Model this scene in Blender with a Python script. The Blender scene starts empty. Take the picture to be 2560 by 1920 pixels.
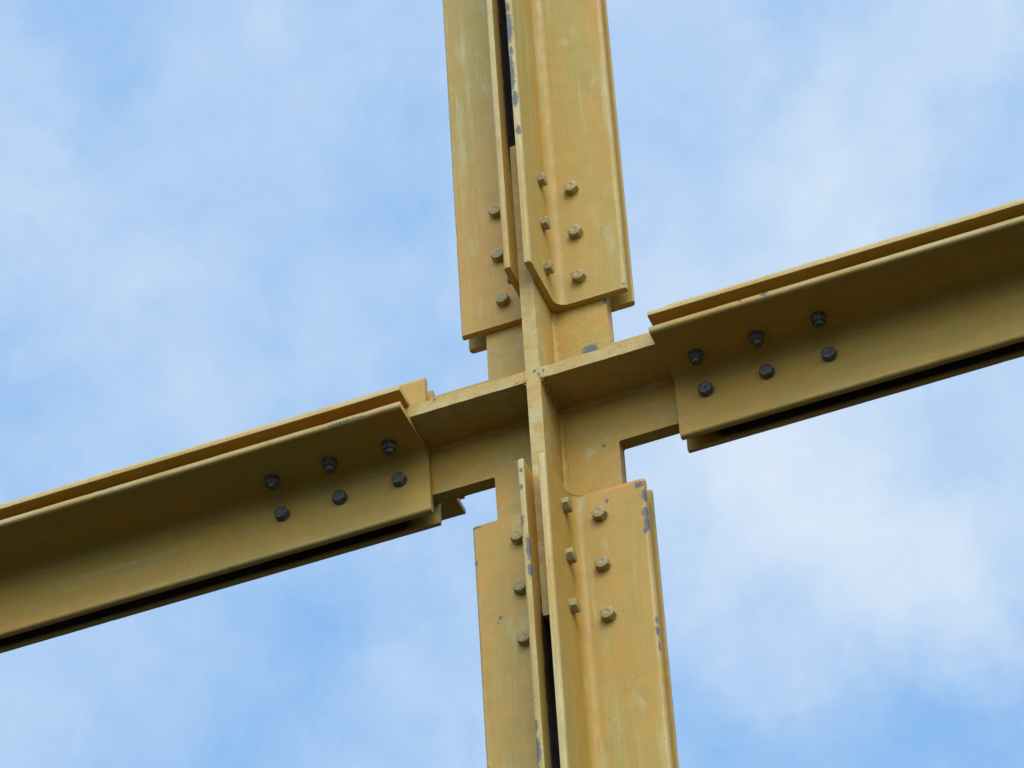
import bpy, bmesh, math, random
from mathutils import Vector, Matrix
random.seed(7)
S = bpy.context.scene
COL = S.collection

# ------------------------------------------------------------------ camera
cam_d = bpy.data.cameras.new("camera")
cam = bpy.data.objects.new("camera", cam_d)
COL.objects.link(cam)
RIGHT = Vector((0.932475, 0.357782, -0.049814))
DOWN = Vector((-0.277105, 0.620009, -0.734031))
FWD = Vector((-0.231738, 0.698270, 0.677286))
m = Matrix((RIGHT, -DOWN, -FWD)).transposed().to_4x4()
CAM = Vector((1.796442, -5.651957, -5.376501))
m.translation = CAM
cam.matrix_world = m
cam_d.sensor_fit = 'HORIZONTAL'
cam_d.sensor_width = 36.0
cam_d.lens = 154.467
cam_d.clip_start = 0.1
cam_d.clip_end = 20000
S.camera = cam

# ------------------------------------------------------------------ exposure
S.view_settings.view_transform = 'Standard'
S.view_settings.look = 'None'
S.view_settings.exposure = 0.6
S.view_settings.gamma = 1.0
S.render.engine = 'CYCLES'

SUN_EL, SUN_ROT = math.radians(48), math.radians(153)   # behind the camera, a little to the right

# ------------------------------------------------------------------ node helpers
class NT:
    def __init__(s, tree):
        s.t = tree
    def n(s, kind, **kw):
        nd = s.t.nodes.new(kind)
        for k, v in kw.items():
            setattr(nd, k, v)
        return nd
    def put(s, sock, v):
        if isinstance(v, bpy.types.NodeSocket):
            s.t.links.new(v, sock)
        elif v is not None:
            sock.default_value = v
    def math(s, op, a, b=None, c=None, clamp=False):
        nd = s.n('ShaderNodeMath', operation=op, use_clamp=clamp)
        for i, v in enumerate((a, b, c)):
            s.put(nd.inputs[i], v) if v is not None else None
        return nd.outputs[0]
    def vec(s, op, a, b=None):
        nd = s.n('ShaderNodeVectorMath', operation=op)
        s.put(nd.inputs[0], a)
        if b is not None:
            s.put(nd.inputs[1], b)
        return nd.outputs['Value'] if op in ('LENGTH', 'DISTANCE', 'DOT_PRODUCT') else nd.outputs[0]
    def noise(s, vec, scale, detail=3, rough=.5, dist=0.0):
        nd = s.n('ShaderNodeTexNoise')
        s.put(nd.inputs['Vector'], vec)
        nd.inputs['Scale'].default_value = scale
        nd.inputs['Detail'].default_value = detail
        nd.inputs['Roughness'].default_value = rough
        nd.inputs['Distortion'].default_value = dist
        return nd.outputs['Fac']
    def ramp(s, v, a, b, lo=0.0, hi=1.0, smooth=True):
        nd = s.n('ShaderNodeMapRange')
        nd.interpolation_type = 'SMOOTHSTEP' if smooth else 'LINEAR'
        nd.clamp = True
        s.put(nd.inputs[0], v)
        for i, x in enumerate((a, b, lo, hi)):
            nd.inputs[i + 1].default_value = x
        return nd.outputs[0]
    def mix(s, f, a, b):
        nd = s.n('ShaderNodeMix', data_type='RGBA')
        s.put(nd.inputs[0], f)
        for i, v in ((6, a), (7, b)):
            s.put(nd.inputs[i], tuple(v) + (1,) if isinstance(v, (tuple, list)) and len(v) == 3 else v)
        return nd.outputs[2]

# ------------------------------------------------------------------ sky
W = bpy.data.worlds.new("World")
S.world = W
W.use_nodes = True
nt = W.node_tree
nt.nodes.clear()
g = NT(nt)
STR = 0.08
out = g.n('ShaderNodeOutputWorld')
bg = g.n('ShaderNodeBackground')
bg.inputs['Strength'].default_value = STR
nt.links.new(bg.outputs[0], out.inputs[0])
sky = g.n('ShaderNodeTexSky', sky_type='NISHITA')
sky.sun_disc = False
sky.sun_elevation = SUN_EL
sky.sun_rotation = SUN_ROT
sky.air_density = 1.0
sky.dust_density = 1.5
sky.ozone_density = 1.0
D = g.n('ShaderNodeTexCoord').outputs['Generated']
warp = g.n('ShaderNodeTexNoise')
nt.links.new(D, warp.inputs['Vector'])
warp.inputs['Scale'].default_value = 16
warp.inputs['Detail'].default_value = 5
warp.inputs['Roughness'].default_value = .6
WN = g.vec('SUBTRACT', warp.outputs['Color'], (.5, .5, .5))
DW = g.vec('ADD', D, g.vec('MULTIPLY', WN, (.035, .035, .035)))     # for the fine structure
DB = g.vec('ADD', D, g.vec('MULTIPLY', WN, (.085, .085, .085)))     # for the banks
f = g.noise(DW, 15, 8, .58)
f = g.math('ADD', g.math('MULTIPLY', g.math('SUBTRACT', f, .5), 1.05), .40)
f = g.math('ADD', f, g.math('MULTIPLY', g.math('SUBTRACT', g.noise(DW, 52, 7, .62), .5), .50))
# soft banks of cloud and clear patches, each at its own place in the sky (direction, angular size, amount)
BANKS = [((-.1391, .6936, .7068), .060, .34), ((-.1780, .7303, .6596), .070, .30), ((-.1640, .7150, .6796), .06, .26), ((-.2050, .7080, .6757), .045, .14), ((-.1653, .7523, .6377), .050, .30),
         ((-.2912, .6113, .7359), .050, -.16), ((-.2999, .7202, .6256), .060, -.26), ((-.1850, .7700, .6110), .050, -.34), ((-.1430, .7800, .6090), .045, -.22),
         ((-.3084, .6495, .6950), .035, .12), ((-.2754, .7347, .6200), .022, .16), ((-.2332, .6559, .7179), .04, -.12),
         ((-.1530, .6684, .7279), .022, -.30), ((-.2702, .7410, .6148), .012, -.15), ((-.1063, .6824, .7232), .035, .22),
         ((-.3308, .6612, .6733), .04, -.15), ((-.2200, .6930, .6860), .05, .12)]
for c, r, a in BANKS:
    d = g.vec('DISTANCE', DB, c)
    f = g.math('ADD', f, g.ramp(d, 0, r, a, 0))
f = g.ramp(f, -.05, 1.05, 0.0, 1.0, smooth=False)
clear = g.mix(.85, sky.outputs[0], (2.4, 4.6, 8.0))
col = g.mix(f, clear, (5.75, 6.7, 7.8))
# unseen brighter sky round the sun, behind the camera, added as soft fill
SUN_DIR = (math.sin(SUN_ROT) * math.cos(SUN_EL), math.cos(SUN_ROT) * math.cos(SUN_EL), math.sin(SUN_EL))
glow = g.ramp(g.vec('DOT_PRODUCT', D, SUN_DIR), .12, 1.0, 1.0, 4.0)
col = g.vec('MULTIPLY', col, g.mix(g.ramp(glow, 1.0, 4.0, smooth=False), (1, 1, 1), (4.1, 3.6, 3.0)))
nt.links.new(col, bg.inputs['Color'])

# ------------------------------------------------------------------ sun
sd = bpy.data.lights.new("sun", 'SUN')
sd.energy = 1.1
sd.angle = math.radians(28)
sd.color = (1.0, .95, .86)
sun = bpy.data.objects.new("sun", sd)
COL.objects.link(sun)
sdir = Vector((math.sin(SUN_ROT) * math.cos(SUN_EL), math.cos(SUN_ROT) * math.cos(SUN_EL), math.sin(SUN_EL)))
sun.location = sdir * 30
sun.rotation_euler = sdir.to_track_quat('Z', 'Y').to_euler()

# ------------------------------------------------------------------ measures (metres)
T = .0137          # half the gap between angles
TP = .0134         # half the plate thickness
TA = .0131         # thickness of an angle
L = .150           # leg of an angle
G = .1183          # half width of the cross plate's arms
F = .1167          # reach of the fins
FIN_UP, FIN_DN, FIN_SIDE = .594, .561, .585
GROUND = CAM.z - 1.65

# ------------------------------------------------------------------ materials
# bare grey patches where the paint has come off: centre, radii
CHIPS = [((.0152, -.1637, .865), (.010, .020, .042)), ((.0185, -.1637, .800), (.004, .02, .012)),
         ((.0150, -.1637, .740), (.0075, .020, .052)), ((.020, -.1637, .668), (.005, .015, .022)),
         ((.0215, -.1637, .583), (.0045, .012, .012)), ((.016, -.1637, .925), (.006, .012, .012)),
         ((.1530, -.0268, -.2470), (.0085, .008, .0085)), ((.1610, -.0268, -.312), (.008, .010, .011)), ((.1625, -.0268, -.338), (.0075, .010, .018)), ((.1575, -.0268, -.356), (.0045, .010, .006)),
         ((.1615, -.0268, -.275), (.005, .008, .014)), ((.092, -.0268, -.2655), (.0035, .006, .006)),
         ((.1640, -.0268, -.585), (.0045, .008, .011)), ((.1645, -.0268, -.62), (.0035, .008, .012)),
         ((.1625, -.0268, -.56), (.003, .008, .007)),
         ((.0800, -.0137, .1205), (.0155, .006, .0115)), ((.0921, -.0137, -.1205), (.0036, .006, .0036)),
         ((-.0225, -.1637, -.376), (.003, .01, .012)), ((-.0155, -.1637, -.440), (.0042, .01, .026)),
         ((-.0155, -.1637, -.492), (.0045, .01, .014)), ((-.0215, -.1637, -.30), (.003, .01, .008)),
         ((-.0230, -.1637, -.885), (.005, .01, .030)), ((-.0235, -.1637, -.83), (.003, .01, .014)),
         ((-.0190, -.1637, -.262), (.0034, .01, .006)),
         ((-.1570, -.0268, -.2395), (.010, .008, .0035)), ((-.1600, -.0268, -.320), (.004, .008, .005)),
         ((-.1203, -.0268, -.4600), (.003, .005, .004)), ((-.1260, -.0268, -.470), (.002, .005, .002)),
         ((.0120, -.1167, -.004), (.0035, .006, .0035)), ((.0035, -.1167, .0075), (.0035, .006, .0045)),
         ((.0200, -.1167, .003), (.0022, .006, .0045)), ((-.032, -.1167, -.010), (.0025, .004, .0025)),
         ((.410, -.1637, -.0150), (.004, .01, .006)), ((.455, -.1637, -.0155), (.006, .01, .007)),
         ((-.350, -.1637, -.0225), (.05, .008, .0016)), ((-.190, -.1167, .012), (.006, .006, .003)),
         ((.1600, -.0268, .2450), (.003, .006, .003)), ((.118, -.0137, .228), (.007, .006, .006))]

# chalked pale patches and runs: centre, radii
PALE = [((.065, -.0137, -.128), (.016, .01, .018)), ((.048, -.0268, -.83), (.010, .02, .07)), ((.082, -.0268, -.362), (.009, .01, .022)),
        ((.047, -.03, -.26), (.010, .02, .03)), ((.156, -.0268, .76), (.008, .012, .15)), ((.154, -.0268, -.82), (.012, .012, .17)),
        ((-.140, -.0268, .74), (.014, .012, .17)), ((-.130, -.0268, 1.0), (.02, .012, .06)), ((-.125, -.0268, -.85), (.028, .012, .09)),
        ((.0150, -.1637, -.70), (.006, .02, .16)), ((-.0240, -.1637, .85), (.004, .02, .16)), ((.034, -.05, .90), (.010, .03, .14)),
        ((.085, -.0268, .93), (.015, .01, .02)), ((.140, -.0268, .36), (.012, .01, .06)), ((.040, -.06, -.42), (.006, .03, .05)),
        ((0, -.1167, -.10), (.02, .006, .03)), ((.052, -.0268, -.45), (.008, .02, .12))]

def paint(name, axis, bump=.0005, pits=0.0, tint=(1, 1, 1), wear=1.0, chips=True):
    M = bpy.data.materials.new(name)
    M.use_nodes = True
    t = M.node_tree
    g = NT(t)
    b = t.nodes['Principled BSDF']
    P = g.n('ShaderNodeNewGeometry').outputs['Position']
    st = {'Z': (1, 1, .12), 'X': (.12, 1, 1), '': (1, 1, 1)}[axis]
    PS = g.vec('MULTIPLY', P, st)
    tn = lambda c: tuple(x * y for x, y in zip(c, tint))
    # ochre body: warmer and greener bands along the length
    n1 = g.noise(PS, 9, 4, .55)
    n2 = g.noise(P, 26, 4, .6)
    a = g.math('ADD', g.math('MULTIPLY', n1, .65), g.math('MULTIPLY', n2, .35))
    c = g.mix(g.ramp(a, .40, .60), tn((.425, .230, .039)), tn((.370, .242, .050)))
    # orange film left in patches
    c = g.mix(g.math('MULTIPLY', g.ramp(g.noise(P, 14, 5, .6), .56, .72), .22), c, tn((.48, .24, .032)))
    # weathered, paler away from the joint
    far = g.ramp(g.vec('LENGTH', P), .45, 1.0)
    s1 = g.noise(g.vec('MULTIPLY', P, tuple(60 if q == 1 else 2.2 for q in st)), 1.0, 4, .6)
    s2 = g.noise(PS, 17, 5, .62)
    streak = g.math('MULTIPLY', g.ramp(s1, .50, .70), g.ramp(s2, .42, .62))
    amt = g.math('MULTIPLY', streak, g.math('ADD', g.math('MULTIPLY', far, .75 * wear), .16 * wear))
    c = g.mix(amt, c, tn((.46, .42, .20)))
    c = g.mix(g.math('MULTIPLY', g.math('MULTIPLY', far, g.ramp(s2, .35, .6)), .55 * wear), c, tn((.335, .255, .058)))
    # chalky wiped patches, blue-green and pale, with ragged lower ends
    w1 = g.noise(g.vec('MULTIPLY', P, tuple(34 if q == 1 else 7 for q in st)), 1.0, 6, .68, .4)
    w2 = g.noise(P, 6.5, 3, .5)
    c = g.mix(g.math('MULTIPLY', g.math('MULTIPLY', g.ramp(w1, .54, .68), g.ramp(w2, .46, .60)), .40 * wear), c, tn((.42, .42, .22)))
    if chips:
        pn = g.noise(g.vec('MULTIPLY', P, tuple(120 if q == 1 else 11 for q in st)), 1.0, 6, .7)
        pm = None
        for ctr, r_ in PALE:
            d = g.vec('LENGTH', g.vec('MULTIPLY', g.vec('SUBTRACT', P, ctr), tuple(1 / x for x in r_)))
            pm = d if pm is None else g.math('MINIMUM', pm, d)
        pm = g.math('ADD', pm, g.math('MULTIPLY', g.math('SUBTRACT', pn, .5), 3.2))
        c = g.mix(g.ramp(pm, .1, 1.0, .38, 0), c, tn((.42, .43, .22)))
    # worn toes (paler, chalky), broken up along their length
    at = g.n('ShaderNodeAttribute', attribute_name='toe').outputs['Fac']
    e = g.math('MULTIPLY', at, g.ramp(g.noise(PS, 40, 5, .65),   .34, .66, .05, .72))
    c = g.mix(e, c, tn((.47, .385, .18)))
    e2 = g.math('MULTIPLY', at, g.ramp(g.noise(P, 150, 4, .7), .60, .68, 0, .75))
    c = g.mix(e2, c, (.24, .25, .22))
    # mating faces: dark red-brown primer tone, ragged at its edge, painting in the slots' shade
    pa = g.n('ShaderNodeAttribute', attribute_name='primer_shade').outputs['Fac']
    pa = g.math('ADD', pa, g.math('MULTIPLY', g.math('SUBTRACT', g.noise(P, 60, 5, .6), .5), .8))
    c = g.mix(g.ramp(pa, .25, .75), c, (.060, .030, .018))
    # fine film of dust and brush marks
    gr = g.math('ADD', g.math('MULTIPLY', g.noise(P, 380, 3, .7), .6), g.math('MULTIPLY', g.noise(g.vec('MULTIPLY', P, tuple(300 if q == 1 else 9 for q in st)), 1.0, 3, .6), .5))
    gr = g.math('ADD', g.math('MULTIPLY', gr, .7), g.math('MULTIPLY', g.noise(P, 30, 6, .7), .33))
    gr = g.ramp(gr, .34, .76, .80, 1.16, smooth=False)
    grc = g.n('ShaderNodeCombineXYZ')
    for i in range(3):
        g.put(grc.inputs[i], gr)
    c = g.vec('MULTIPLY', c, grc.outputs[0])
    # specks of dirt
    for sc, r, gate, dk in ((95, .16, .79, .8), (240, .24, .66, .55)):
        v = g.n('ShaderNodeTexVoronoi')
        g.put(v.inputs['Vector'], P)
        v.inputs['Scale'].default_value = sc
        rnd = g.n('ShaderNodeSeparateColor')
        g.put(rnd.inputs[0], v.outputs['Color'])
        near = g.ramp(g.vec('DISTANCE', P, (0, -.1167, .01)), .02, .11, .42 * (pits > 0), 0)
        gate2 = g.math('SUBTRACT', g.math('ADD', gate - pits * .5, g.math('MULTIPLY', g.math('SUBTRACT', g.noise(P, 7, 2), .5), -1.0)), near)
        k = g.math('MULTIPLY', g.ramp(v.outputs['Distance'], r * .5, r, 1, 0), g.math('GREATER_THAN', rnd.outputs[0], gate2))
        c = g.mix(g.math('MULTIPLY', k, dk), c, (.09, .055, .022))
    rough = g.ramp(n2, .3, .7, .42, .60)
    if chips:
        wob = g.n('ShaderNodeTexNoise')
        g.put(wob.inputs['Vector'], P)
        wob.inputs['Scale'].default_value = 210
        wob.inputs['Detail'].default_value = 6
        wob.inputs['Roughness'].default_value = .8
        PW = g.vec('ADD', P, g.vec('MULTIPLY', g.vec('SUBTRACT', wob.outputs['Color'], (.5, .5, .5)), (.012, .012, .018)))
        dmin = None
        for ctr, r in CHIPS:
            d = g.vec('LENGTH', g.vec('MULTIPLY', g.vec('SUBTRACT', PW, ctr), tuple(1 / x for x in r)))
            dmin = d if dmin is None else g.math('MINIMUM', dmin, d)
        dmin = g.math('ADD', dmin, g.math('MULTIPLY', g.math('SUBTRACT', g.noise(P, 200, 5, .8), .5), 3.0))
        rim = g.ramp(dmin, 1.0, 1.3, 1, 0)
        c = g.mix(g.math('MULTIPLY', rim, .35), c, tn((.52, .24, .05)))
        chip = g.ramp(dmin, .95, 1.02, 1, 0)
        c = g.mix(chip, c, g.mix(g.noise(P, 300, 3), (.080, .090, .092), (.135, .142, .140)))
        # warm primer shows along the top edge of the lower right angle
        rb = g.vec('LENGTH', g.vec('MULTIPLY', g.vec('SUBTRACT', PW, (.125, -.0268, -.236)), (1 / .06, 1 / .01, 1 / .009)))
        c = g.mix(g.ramp(rb, .4, 1.1, .65, 0), c, (.66, .27, .06))
        # the thin dark scratch on the upper right angle
        sc_ = g.vec('LENGTH', g.vec('MULTIPLY', g.vec('SUBTRACT', P, (.0268, -.0862, .965)), (1 / .02, 1 / .0009, 1 / .052)))
        c = g.mix(g.ramp(sc_, .6, 1.0, .8, 0), c, (.28, .10, .04))
        rough = g.math('ADD', rough, g.math('MULTIPLY', chip, .12))
    g.put(b.inputs['Base Color'], c)
    g.put(b.inputs['Roughness'], rough)
    b.inputs['Specular IOR Level'].default_value = .25
    h = g.math('ADD', g.math('MULTIPLY', g.noise(P, 420, 3, .6), .35), g.noise(P, 60, 3, .5))
    if pits:
        h = g.math('ADD', h, g.math('MULTIPLY', g.noise(P, 170, 4, .7), 1.2 * pits))
    if chips:
        h = g.math('SUBTRACT', h, g.math('MULTIPLY', chip, .6))
    bp = g.n('ShaderNodeBump')
    bp.inputs['Strength'].default_value = .5
    bp.inputs['Distance'].default_value = bump
    g.put(bp.inputs['Height'], h)
    t.links.new(bp.outputs[0], b.inputs['Normal'])
    return M

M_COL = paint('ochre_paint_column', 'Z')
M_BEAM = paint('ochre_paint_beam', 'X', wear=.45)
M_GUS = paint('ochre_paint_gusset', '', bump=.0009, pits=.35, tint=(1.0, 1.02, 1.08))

def bolt_mat(name, a, b_, metal, rough):
    M = bpy.data.materials.new(name)
    M.use_nodes = True
    g = NT(M.node_tree)
    b = M.node_tree.nodes['Principled BSDF']
    P = g.n('ShaderNodeNewGeometry').outputs['Position']
    n = g.noise(P, 180, 5, .65)
    g.put(b.inputs['Base Color'], g.mix(g.ramp(n, .35, .65), a, b_))
    b.inputs['Metallic'].default_value = metal
    b.inputs['Roughness'].default_value = rough
    bp = g.n('ShaderNodeBump')
    bp.inputs['Strength'].default_value = .6
    bp.inputs['Distance'].default_value = .0006
    g.put(bp.inputs['Height'], g.noise(P, 350, 3, .6))
    M.node_tree.links.new(bp.outputs[0], b.inputs['Normal'])
    return M
M_BP = bolt_mat('dull_painted_bolt', (.345, .25, .078), (.24, .185, .066), 0, .6)
M_BZ = bolt_mat('dark_zinc_bolt', (.045, .042, .034), (.115, .105, .082), .1, .55)

# ------------------------------------------------------------------ object helpers
def link(name, bm, mat, parent=None, smooth=35):
    bmesh.ops.recalc_face_normals(bm, faces=bm.faces[:])
    me = bpy.data.meshes.new(name)
    bm.to_mesh(me)
    bm.free()
    me.materials.append(mat)
    for p in me.polygons:
        p.use_smooth = True
    me.set_sharp_from_angle(angle=math.radians(smooth))
    o = bpy.data.objects.new(name, me)
    COL.objects.link(o)
    if parent:
        o.parent = parent
        o.matrix_parent_inverse = parent.matrix_world.inverted()
    return o

def empty(name, loc, label, cat, group=None):
    o = bpy.data.objects.new(name, None)
    COL.objects.link(o)
    o.location = loc
    o.matrix_world = Matrix.Translation(loc)
    o.empty_display_size = .1
    o['label'] = label
    o['category'] = cat
    o['kind'] = 'thing'
    if group:
        o['group'] = group
    return o

def arc(cx, cy, r, a0, a1, n):
    return [(cx + r * math.cos(math.radians(a0 + (a1 - a0) * i / n)), cy + r * math.sin(math.radians(a0 + (a1 - a0) * i / n))) for i in range(n + 1)]

def angle_profile(l, t, u0, u1, v0, v1, rf=.021, rt=.006, rh=.004):
    """L section, heel at the origin; (u, v, toe, primer)"""
    p = []
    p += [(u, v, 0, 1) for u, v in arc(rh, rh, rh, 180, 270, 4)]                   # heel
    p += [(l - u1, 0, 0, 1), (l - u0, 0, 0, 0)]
    p += [(l - .003, 0, 0, 0), (l - .0009, 0, .45, 0), (l, .0009, .45, 0)]         # toe of leg u
    p += [(u, v, .45, 0) for u, v in arc(l - rt, t - rt, rt, 0, 90, 5)]
    p += [(l - rt - .003, t, 0, 0)]
    p += [(u, v, 0, 0) for u, v in arc(t + rf, t + rf, rf, 270, 180, 8)]           # root fillet
    p += [(t, l - rt - .003, 0, 0)]
    p += [(u, v, 1, 0) for u, v in arc(t - rt, l - rt, rt, 0, 90, 5)]              # toe of leg v
    p += [(.0009, l, 1, 0), (0, l - .0009, 1, 0), (0, l - .003, 0, 0)]
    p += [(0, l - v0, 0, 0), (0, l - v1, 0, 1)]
    return p
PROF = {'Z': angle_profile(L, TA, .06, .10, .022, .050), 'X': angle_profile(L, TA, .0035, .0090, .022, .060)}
SHADE_FROM = {'Z': (.20, .34), 'X': (.035, .080)}    # distance from the cut end where the painted slot shade fades in

def angle_bm(fn, a0, a1, axis, bev=.0011):
    """fn(u, v, a) -> point; a runs along the length"""
    bm = bmesh.new()
    lay = bm.verts.layers.float.new('toe')
    lay2 = bm.verts.layers.float.new('primer_shade')
    prof = PROF[axis]
    n = len(prof)
    # short steps near the joint, so that the edges can be a little uneven and nicked
    sg = 1 if a1 > a0 else -1
    stops = [a0] + [a0 + sg * .014 * k for k in range(1, 80)] + [a1]
    rings = []
    for k, a in enumerate(stops):
        r = []
        inner = 0 < k < len(stops) - 1
        nk = [random.uniform(.0004, .0008) if inner and random.random() < .03 else random.uniform(-.00012, .00012) * inner for _ in (0, 1)]
        for u, v, e, pr in prof:
            if e and u > v:
                u -= nk[0]
            elif e:
                v -= nk[1]
            vt = bm.verts.new(fn(u, v, a))
            vt[lay] = e
            vt[lay2] = pr * min(1, max(0, (abs(a - a0) - SHADE_FROM[axis][0]) / (SHADE_FROM[axis][1] - SHADE_FROM[axis][0])))
            r.append(vt)
        rings.append(r)
    for i in range(n):
        j = (i + 1) % n
        for q0, q1 in zip(rings, rings[1:]):
            bm.faces.new((q0[i], q0[j], q1[j], q1[i]))
    ends = [bm.faces.new(rings[0]), bm.faces.new(rings[-1])]
    bmesh.ops.bevel(bm, geom=list(ends[0].edges), offset=bev, segments=2, affect='EDGES', profile=.6, clamp_overlap=True)
    return bm

def frame_from(nrm):
    z = Vector(nrm).normalized()
    x = z.orthogonal().normalized()
    return x, z.cross(x), z

def bolt_bm(base, nrm, nut=False, rot=0.0, shank=.016):
    """hexagon head with chamfered crown and raised ring, or a nut with the threaded end standing out of it"""
    X, Y, Z = frame_from(nrm)
    base = Vector(base)
    def ring(r, h, n, ph=0.0):
        return [bm.verts.new(base + Z * h + (X * math.cos(ph + 2 * math.pi * i / n) + Y * math.sin(ph + 2 * math.pi * i / n)) * r) for i in range(n)]
    bm = bmesh.new()
    def skin(rs, cap0=True, cap1=True):
        for a, b in zip(rs, rs[1:]):
            n = len(a)
            for i in range(n):
                bm.faces.new((a[i], a[(i + 1) % n], b[(i + 1) % n], b[i]))
        if cap0: bm.faces.new(rs[0][::-1])
        if cap1: bm.faces.new(rs[-1])
    # washer
    skin([ring(.0142, -.0005, 28), ring(.0142, .0018, 28), ring(.0136, .0024, 28)])
    R, H = .0142, .0132
    if nut:
        H = .0150
    # hexagon drawn with 24 points so that the crown can be chamfered round
    def hexring(scale, h, rnd):
        v = []
        for i in range(24):
            a = 2 * math.pi * i / 24
            k = (a % (math.pi / 3)) - math.pi / 6
            rh = R * math.cos(math.pi / 6) / math.cos(k)
            rr = min(rh, rnd) * scale
            v.append(bm.verts.new(base + Z * h + (X * math.cos(a + rot) + Y * math.sin(a + rot)) * rr))
        return v
    rs = [hexring(1, .0024, 1), hexring(1, H - .0022, 1), hexring(1, H - .0008, .0129), hexring(1, H, .0116)]
    if not nut:
        rs += [ring(.0066, H, 24, rot), ring(.0060, H + .0005, 24, rot), ring(.0050, H + .0001, 24, rot)]
    skin(rs)
    if nut:
        sh = []
        h = H - .001
        k = 0
        while h < H + shank - .002:
            sh.append(ring(0.0090 if k % 2 else .0084, h, 18))
            h += .0010
            k += 1
        sh.append(ring(.0078, H + shank, 18))
        skin(sh)
    return bm

def jitter_normal(n):
    return tuple(c + random.uniform(-.02, .02) for c in n)

# ------------------------------------------------------------------ ground (out of the picture, it throws a little light back up)
gm = bpy.data.materials.new('dry_grass_ground')
gm.use_nodes = True
g = NT(gm.node_tree)
b = gm.node_tree.nodes['Principled BSDF']
gp = g.n('ShaderNodeNewGeometry').outputs['Position']
g.put(b.inputs['Base Color'], g.mix(g.ramp(g.noise(gp, .6, 6, .6), .35, .65), (.017, .020, .011), (.027, .027, .018)))
b.inputs['Roughness'].default_value = .95
bm = bmesh.new()
bmesh.ops.create_grid(bm, x_segments=40, y_segments=40, size=4000)
bmesh.ops.translate(bm, verts=bm.verts[:], vec=(0, 0, GROUND))
go = link('ground', bm, gm)
go['kind'] = 'structure'

# ------------------------------------------------------------------ the welded cross of plates
gus = empty('gusset_joint', (0, 0, 0), 'ochre welded cross of thick steel plates in the middle where the four members meet', 'joint plate')

def plate_bm(poly, fn, bev):
    """polygon (p, q) pushed from -1 to 1 through fn(p, q, s); edges get the toe attribute"""
    bm = bmesh.new()
    A = [bm.verts.new(fn(p, q, -1)) for p, q in poly]
    B = [bm.verts.new(fn(p, q, 1)) for p, q in poly]
    n = len(poly)
    for i in range(n):
        bm.faces.new((A[i], A[(i + 1) % n], B[(i + 1) % n], B[i]))
    fa, fb = bm.faces.new(A), bm.faces.new(B)
    bmesh.ops.bevel(bm, geom=list({*fa.edges, *fb.edges}), offset=bev, segments=3, affect='EDGES', profile=.5, clamp_overlap=True)
    return bm

def corner(cx, cz, sx, sz, r=.005):
    """re-entrant rounded corner, from the column side round to the beam side"""
    pts = []
    for i in range(5):
        a = math.pi / 2 * i / 4
        pts.append((cx + sx * (r - r * math.cos(a)), cz + sz * (r - r * math.sin(a))))
    return pts
H = G
poly = []
poly += [(G, FIN_UP)] + corner(G, H, 1, 1) + [(FIN_SIDE, H)]
poly += [(FIN_SIDE, -H)] + corner(G, -H, 1, -1)[::-1] + [(G, -FIN_DN)]
poly += [(-G, -FIN_DN)] + corner(-G, -H, -1, -1) + [(-FIN_SIDE, -H)]
poly += [(-FIN_SIDE, H)] + corner(-G, H, -1, 1)[::-1] + [(-G, FIN_UP)]
link('cross_plate', plate_bm(poly, lambda p, q, s: (p, s * TP, q), .0016), M_GUS, gus)

def fin(name, poly, fn, bev=.0022):
    bm = plate_bm(poly, fn, bev)
    lay = bm.verts.layers.float.new('toe')
    for v in bm.verts:
        v[lay] = .75 if abs(abs(v.co.y) - F) < .003 else 0
    return link(name, bm, M_GUS, gus)

def edge_run(a0, a1, y, step=.012, amp=.0005):
    n = max(2, int(abs(a1 - a0) / step))
    return [(a0 + (a1 - a0) * i / n, y + (random.uniform(-amp, amp) if 0 < i < n else 0)) for i in range(n + 1)]
for sy in (-1, 1):
    # upright fin, in one piece from top to bottom
    py = [(-FIN_DN, sy * (TP - .001))] + edge_run(-FIN_DN, FIN_UP, sy * F) + [(FIN_UP, sy * (TP - .001))]
    fin('upright_fin', py, lambda p, q, s: (s * TP, q, p))
    for sx in (-1, 1):
        px_ = [(sx * (TP - .001), sy * (TP - .001))] + edge_run(sx * (TP - .001), sx * FIN_SIDE, sy * (F - .0004)) + [(sx * FIN_SIDE, sy * (TP - .001))]
        fin('level_fin', px_, lambda p, q, s: (p, q, s * TP))

def weld(path_a, path_b, e1, e2, leg, n, parent):
    """fillet weld from a to b lying in the corner of directions e1 and e2, a little uneven"""
    a, b_ = Vector(path_a), Vector(path_b)
    e1, e2 = Vector(e1), Vector(e2)
    bm = bmesh.new()
    rings = []
    for i in range(n + 1):
        c = a.lerp(b_, i / n)
        rip = .0006 * (i % 2)
        l1, l2 = leg * random.uniform(.75, 1.25) + rip, leg * random.uniform(.75, 1.25) + rip
        k = random.uniform(.40, .52)
        q = [c - e1 * .001 - e2 * .001, c + e1 * l1 - e2 * .001, c + e1 * l1, c + (e1 * l1 + e2 * l2) * k, c + e2 * l2, c + e2 * l2 - e1 * .001]
        rings.append([bm.verts.new(x) for x in q])
    for r0, r1 in zip(rings, rings[1:]):
        for i in range(6):
            bm.faces.new((r0[i], r0[(i + 1) % 6], r1[(i + 1) % 6], r1[i]))
    bm.faces.new(rings[0])
    bm.faces.new(rings[-1])
    return link('weld_bead', bm, M_GUS, parent, smooth=60)

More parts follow.
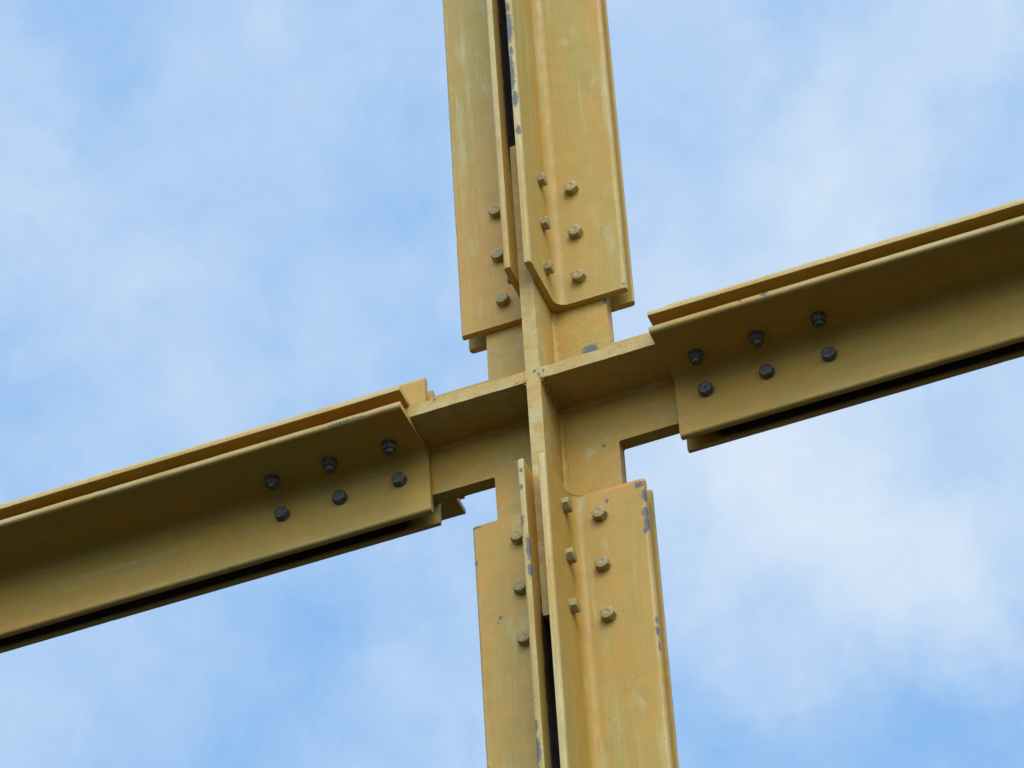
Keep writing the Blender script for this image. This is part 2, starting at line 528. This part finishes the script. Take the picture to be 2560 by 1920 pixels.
for sx in (-1, 1):
    for z0, z1 in ((TP, .236), (-.238, -TP)):
        weld((sx * TP, -TP, z0), (sx * TP, -TP, z1), (sx, 0, 0), (0, -1, 0), .0075, 34, gus)
    for sz in (-1, 1):
        weld((sx * TP, -TP, sz * TP), (sx * .24, -TP, sz * TP), (0, 0, sz), (0, -1, 0), .0075, 34, gus)
        weld((sx * TP, -TP, sz * TP), (sx * TP, -F + .003, sz * TP), (sx, 0, 0), (0, 0, sz), .0065, 16, gus)

# rough ground-off weld where the fins' front edges cross
def bead(p0, p1, r, n):
    a, b_ = Vector(p0), Vector(p1)
    bm = bmesh.new()
    rings = []
    d = (b_ - a).normalized()
    e1 = Vector((0, -1, 0))
    e2 = d.cross(e1)
    for i in range(n + 1):
        c = a.lerp(b_, i / n)
        rr = r * (random.uniform(.75, 1.2) if 0 < i < n else .4)
        rings.append([bm.verts.new(c + (e1 * math.sin(k * math.pi / 6) * .35 + e2 * math.cos(k * math.pi / 6)) * rr) for k in range(7)])
    for r0, r1 in zip(rings, rings[1:]):
        for i in range(6):
            bm.faces.new((r0[i], r0[i + 1], r1[i + 1], r1[i]))
        bm.faces.new((r0[6], r0[0], r1[0], r1[6]))
    bm.faces.new(rings[0]); bm.faces.new(rings[-1])
    link('weld_bead', bm, M_GUS, gus, smooth=60)
for sx in (-1, 1):
    bead((sx * (TP + .0005), -F + .0005, -TP), (sx * (TP + .0005), -F + .0005, TP), .0042, 10)

# ------------------------------------------------------------------ the four built-up members
GRP = 'members of four bolted angles'
BOLT1, PITCH = .057, .1160

def member(name, label, cat, axis, end, far_, parts, mat):
    """axis 'Z' or 'X'; end/far_ signed coordinates along it; parts = list of (s_plane, s_fin, end shift, plane bolt material, fin fixing, label)"""
    base = (0, 0, end) if axis == 'Z' else (end, 0, 0)
    root = empty(name, base, label, cat, GRP)
    sg = 1 if far_ > end else -1
    for sp, sy, sh, pb, fx, lab in parts:
        e = end + sh
        if axis == 'Z':
            fn = lambda u, v, a: (sp * (T + u), sy * (T + v), a)
        else:
            fn = lambda u, v, a: (a, sy * (T + v), sp * (T + u))
        ang = link('steel_angle', angle_bm(fn, e, far_, axis), mat, root)
        if lab:
            ang['label'] = lab
        def pt(pl, y, a):
            return (pl, y, a) if axis == 'Z' else (a, y, pl)
        for k in range(3):
            a = end + sg * (BOLT1 + PITCH * k + random.uniform(-.0012, .0012))
            d = random.uniform(-.0015, .0015)
            if pb:
                link('bolt', bolt_bm(pt(sp * (.0768 + d), sy * (T + TA), a), jitter_normal((0, sy, 0)), rot=random.uniform(0, 1.05)), pb, ang)
            if fx:
                nrm = (sp, 0, 0) if axis == 'Z' else (0, 0, sp)
                bmx = bolt_bm(pt(sp * (T + TA), sy * (.0768 + d), a), jitter_normal(nrm), nut=(fx[1] == 'nut'), rot=random.uniform(0, 1.05), shank=random.uniform(.006, .009))
                link('nut' if fx[1] == 'nut' else 'bolt', bmx, fx[0], ang)
    return root

ZU, ZL, XL, XR = .2354, -.2350, -.2402, .2374
member('steel_column', 'upper ochre column of paired angles with a long grey paint chip beside its dark slot', 'column', 'Z', ZU, 4.2, [
    (1, -1, 0, M_BP, (M_BP, 'head'), 'front angle with flaked grey edge beside the slot'),
    (-1, -1, 0, M_BP, (M_BP, 'nut'), None),
    (1, 1, 0, None, None, None),
    (-1, 1, 0, None, None, None)], M_COL)
member('steel_column', 'lower ochre column of paired angles with grey flaked paint at its top right corner', 'column', 'Z', ZL, GROUND, [
    (1, -1, 0, M_BP, (M_BP, 'head'), 'front angle with flaked grey right edge'),
    (-1, -1, 0, M_BP, (M_BP, 'nut'), None),
    (1, 1, .005, None, None, None),
    (-1, 1, 0, None, None, None)], M_COL)
member('steel_beam', 'shaded ochre beam sloping down to the left edge, bolted left of the joint', 'beam', 'X', XL, -5.0, [
    (-1, -1, 0, M_BZ, (M_BZ, 'nut'), None),
    (1, -1, 0, M_BZ, None, None),
    (-1, 1, 0, None, None, None),
    (1, 1, 0, None, None, None)], M_BEAM)
member('steel_beam', 'shaded ochre beam rising to the right edge, bolted right of the joint', 'beam', 'X', XR, 5.0, [
    (-1, -1, 0, M_BZ, (M_BZ, 'nut'), None),
    (1, -1, 0, M_BZ, None, None),
    (-1, 1, 0, None, None, None),
    (1, 1, 0, None, None, None)], M_BEAM)
